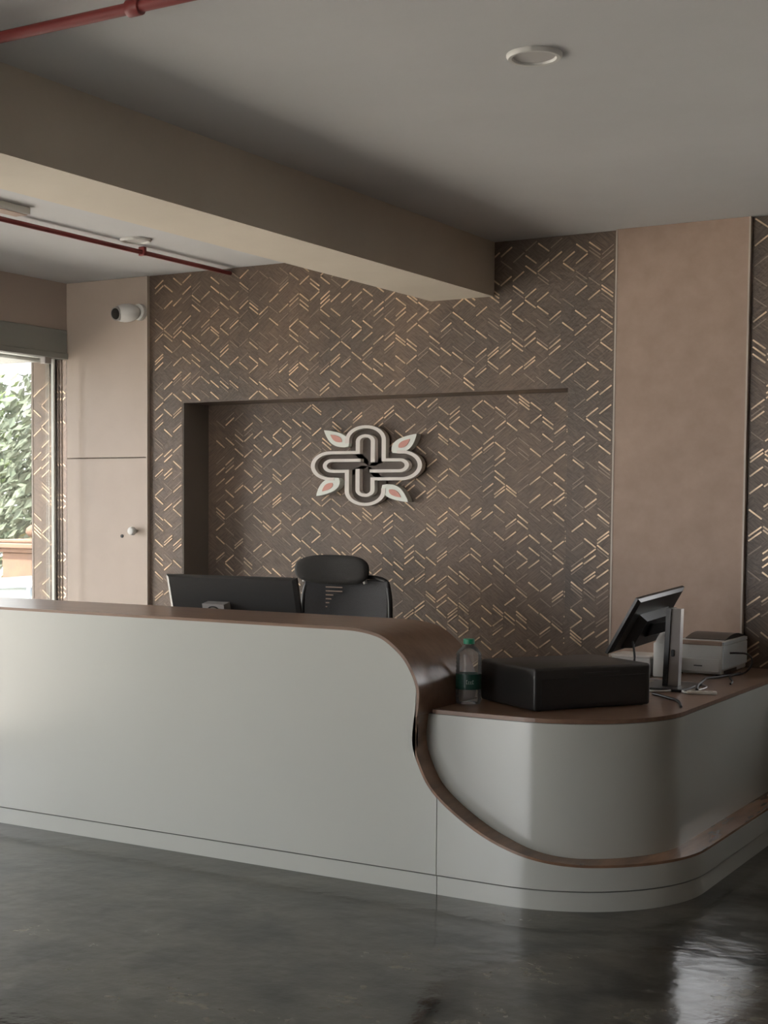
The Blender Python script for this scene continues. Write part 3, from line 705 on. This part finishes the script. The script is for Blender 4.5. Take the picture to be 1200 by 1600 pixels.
tube(fb, spline(pts_, 5), .013, 8); obj('back_frame', fb, M['black'], ch, smooth=60)
for s_ in (-1, 1):
    obj('headrest_bracket', cyl(B(), (-.155+s_*.185, .0, 1.06), (-.155+s_*.165, .0, 1.11), .012, n=12), M['steel'], ch, smooth=40)
# pale ribs of the mesh
for k in range(6):
    obj('mesh_rib', box(B(), -.242+.012*k*.3, -.15+(.03 if k < 2 else -.012*k), .020, .024, 1.03-.022*k, 1.036-.022*k), M['faint'], ch)
obj('seat', rbox(.56, .50, .085, .035, 4, loc=(-.05, -.22, .47)), M['fabric'], ch, smooth=50)
obj('seat_plate', box(B(), -.20, .10, -.36, -.06, .40, .43, .006, 1), M['black'], ch)
tube_b = B(); tube(tube_b, spline([(-.05, -.08, .42), (-.05, .06, .44), (-.05, .085, .60), (-.05, .07, .80)], 6), .022, 10); obj('back_stem', tube_b, M['black'], ch, smooth=60)
for s_ in (-1, 1):
    ab = B(); tube(ab, spline([(-.05+s_*.24, -.20, .43), (-.05+s_*.31, -.20, .45), (-.05+s_*.315, -.20, .66)], 6), .014, 8)
    ar = obj('armrest', ab, M['black'], ch, smooth=60)
    obj('arm_pad', box(B(), -.05+s_*.315-.035, -.05+s_*.315+.035, -.33, -.06, .66, .685, .010, 3), M['black'], ar, smooth=50)
obj('gas_column', cyl(cyl(B(), (-.05, -.22, .09), (-.05, -.22, .25), .03, n=20), (-.05, -.22, .25), (-.05, -.22, .41), .018, n=20), M['black'], ch, smooth=40)
for k in range(5):
    a = 2*PI*k/5+.3; dr = Vector((math.cos(a), math.sin(a), 0)); o0 = Vector((-.05, -.22, 0))
    lg = obj('leg', tube(B(), [o0+dr*.02+Vector((0, 0, .12)), o0+dr*.16+Vector((0, 0, .105)), o0+dr*.31+Vector((0, 0, .075))], [.026, .021, .016], 10), M['black'], ch, smooth=60)
    sd_ = Vector((-dr.y, dr.x, 0)); w0 = o0+dr*.31+Vector((0, 0, .030))
    obj('caster', cyl(B(), w0-sd_*.022, w0+sd_*.022, .029, n=18, bev=.004), M['black'], lg, smooth=40)

# ------------------------------------------------------------------ outside: ground, car, gate pier, shrubs
GZ = -.6
struct(obj('ground', box(B(), -60, 30, -40, 60, GZ-.1, GZ), M['outground']))
struct(obj('trim_foundation', box(B(), XL-TH, XR+TH, YF-TH, YB+.55, GZ, -.15), M['wallpaint']))

# car, parked; local x along its length
car = thing('car', 'pale blue parked car beyond the glazing', 'car', (-9.3, 9.75, GZ), math.radians(25))
def section(x, pts): return [(x, y, z) for y, z in pts]
def body_ring(x, w, zb, zm, zt_, wt): return [(x, -w, zb), (x, -w, zm), (x, -wt, zt_), (x, wt, zt_), (x, w, zm), (x, w, zb)]
secs = [body_ring(-2.0, .70, .35, .60, .72, .62), body_ring(-1.8, .82, .22, .62, .82, .74), body_ring(-1.0, .86, .20, .66, .88, .80), body_ring(.9, .86, .20, .68, .92, .82), body_ring(1.75, .82, .22, .66, .90, .76), body_ring(2.0, .74, .35, .60, .82, .66)]
def loft(bm, secs):
    rows = [[bm.verts.new(p) for p in s] for s in secs]; m = len(rows[0])
    for a, b in zip(rows, rows[1:]):
        for k in range(m): bm.faces.new((a[k], a[(k+1) % m], b[(k+1) % m], b[k]))
    bm.faces.new(rows[0]); bm.faces.new(rows[-1][::-1]); return bm
cbm = loft(B(), secs); bmesh.ops.bevel(cbm, geom=cbm.edges[:], offset=.04, segments=2, profile=.5, affect='EDGES')
obj('body', cbm, M['carpaint'], car, smooth=50)
cab = loft(B(), [body_ring(-1.05, .76, .86, .88, .90, .74), body_ring(-.35, .74, .86, 1.0, 1.34, .58), body_ring(.9, .74, .88, 1.0, 1.36, .58), body_ring(1.65, .72, .88, .9, .92, .68)])
obj('windows', cab, M['carglass'], car)
rf = loft(B(), [body_ring(-.42, .60, 1.31, 1.34, 1.37, .54), body_ring(.2, .61, 1.35, 1.385, 1.42, .54), body_ring(.98, .60, 1.33, 1.36, 1.39, .54)])
bmesh.ops.bevel(rf, geom=rf.edges[:], offset=.012, segments=2, profile=.5, affect='EDGES'); obj('roof', rf, M['carpaint'], car, smooth=50)
for s_ in (-1, 1):
    for a, b in (((-1.05, s_*.76, .89), (-.38, s_*.585, 1.35)), ((.30, s_*.745, .90), (.30, s_*.585, 1.37)), ((1.62, s_*.70, .91), (.95, s_*.585, 1.36))): obj('pillar', tube(B(), [a, b], .028, 6), M['carpaint'], car, smooth=50)
    for x in (-1.3, 1.25):
        wv = obj('wheel', cyl(B(), (x, s_*.68, .31), (x, s_*.88, .31), .31, n=28, bev=.03), M['tyre'], car, smooth=40)
        obj('hubcap', cyl(B(), (x, s_*.875, .31), (x, s_*.89, .31), .18, n=20), M['steel'], wv)
    obj('mirror', box(B(), -.80, -.66, s_*.82-.06, s_*.82+.06, .92, 1.02, .02, 2), M['carpaint'], car, smooth=50)
    obj('headlight', box(B(), -2.01, -1.86, s_*.55-.13, s_*.55+.13, .60, .72, .02, 2), M['leaf_white'], car, smooth=50)
# gate pier with ball finial and low wall
gp = thing('gate_pier', 'terracotta stone gate pier with a stepped cap and round finial outside', 'gate pier', (-12.05, 12.95, GZ))
obj('shaft', box(B(), -.29, .29, -.29, .29, 0, 1.50, .015, 1), M['stone'], gp)
cb = B(); box(cb, -.34, .34, -.34, .34, 1.50, 1.55, .01, 1); box(cb, -.40, .40, -.40, .40, 1.55, 1.61, .012, 1); box(cb, -.32, .32, -.32, .32, 1.61, 1.65, .01, 1); obj('cap', cb, M['stone'], gp)
obj('finial', lathe(B(), [(.05, 1.65), (.045, 1.67), (.10, 1.69), (.13, 1.73), (.12, 1.78), (.07, 1.82), (0, 1.83)], 28), M['stone'], gp, smooth=60)
bw = thing('boundary_wall', 'low terracotta wall running from the gate pier outside', 'wall', (-14.15, 11.55, GZ), math.radians(30))
obj('wall_body', box(B(), -2.0, 2.0, -.12, .12, 0, .95, .01, 1), M['stone'], bw); obj('coping', box(B(), -2.02, 2.02, -.18, .18, .95, 1.04, .015, 1), M['stone'], bw)

def leaf_cloud(bm, c, rad, n, size):
    for _ in range(n):
        while True:
            p = Vector((random.uniform(-1, 1), random.uniform(-1, 1), random.uniform(-1, 1)))
            if .35 < p.length < 1: break
        p = Vector((c[0]+p.x*rad[0], c[1]+p.y*rad[1], c[2]+p.z*rad[2]))
        q = Vector((random.gauss(0, 1), random.gauss(0, 1), random.gauss(0, 1))).normalized(); a = q.orthogonal().normalized(); b = q.cross(a)
        s = size*random.uniform(.6, 1.3); v = [bm.verts.new(p+a*s), bm.verts.new(p+b*s*.45+q*s*.12), bm.verts.new(p-a*s), bm.verts.new(p-b*s*.45+q*s*.12)]
        bm.faces.new(v[:3]); bm.faces.new((v[0], v[2], v[3]))
def tree(x, y, h, rad, m, label, name='tree', n=1500, size=.14, group=None):
    t = thing(name, label, 'tree' if name == 'tree' else 'shrub', (x, y, GZ), 0, group)
    fb = B(); k = 7
    for i in range(k):
        a = 2*PI*i/k+random.random(); rr = rad*random.uniform(.25, .6)
        leaf_cloud(fb, (rr*math.cos(a), rr*math.sin(a), h*random.uniform(.38, .80)), (rad*.62, rad*.62, h*.24), n//k, size)
    leaf_cloud(fb, (0, 0, h*.55), (rad*.8, rad*.8, h*.44), n//2, size)
    f = obj('foliage', fb, m, t); f['kind'] = 'stuff'
    tb = B(); tube(tb, [(0, 0, 0), (.03, .02, h*.3), (-.03, 0, h*.65)], [h*.028, h*.02, h*.01], 8)
    for i in range(4):
        a = 2*PI*i/4+.4; tube(tb, [(0, 0, h*.28), (rad*.35*math.cos(a), rad*.35*math.sin(a), h*.55)], [h*.012, h*.005], 6)
    obj('trunk', tb, M['bark'], t, smooth=60)
tree(-16.0, 17.9, 4.15, 1.75, M['leaf_grey'], 'grey green tree directly behind the gate pier', n=2200, size=.12)
tree(-19.6, 19.2, 4.5, 1.75, M['leaf_green'], 'green tree left of the grey green one outside', n=1800, size=.12)
tree(-13.6, 20.6, 4.0, 1.6, M['leaf_green'], 'green tree farther right outside, past the patterned pier', n=1500, size=.13)
tree(-19.5, 12.8, 4.2, 1.7, M['leaf_grey'], 'grey green tree far left outside, beyond the low wall', n=1500, size=.14)
tree(-18.0, 5.5, 4.0, 1.9, M['leaf_green'], 'green tree outside, level with the middle of the glazing', n=1500, size=.15)
tree(-13.7, 15.2, 1.75, .95, M['leaf_straw'], 'straw yellow shrub behind the gate pier', 'shrub', n=1500, size=.08)
tree(-16.2, 14.4, 1.7, .95, M['leaf_straw'], 'straw yellow shrub behind the low wall', 'shrub', n=1300, size=.08)
tree(-17.5, 0.3, 3.8, 1.8, M['leaf_grey'], 'grey green tree outside, opposite the solid left wall', n=1300, size=.15)
bpy.context.view_layer.update()
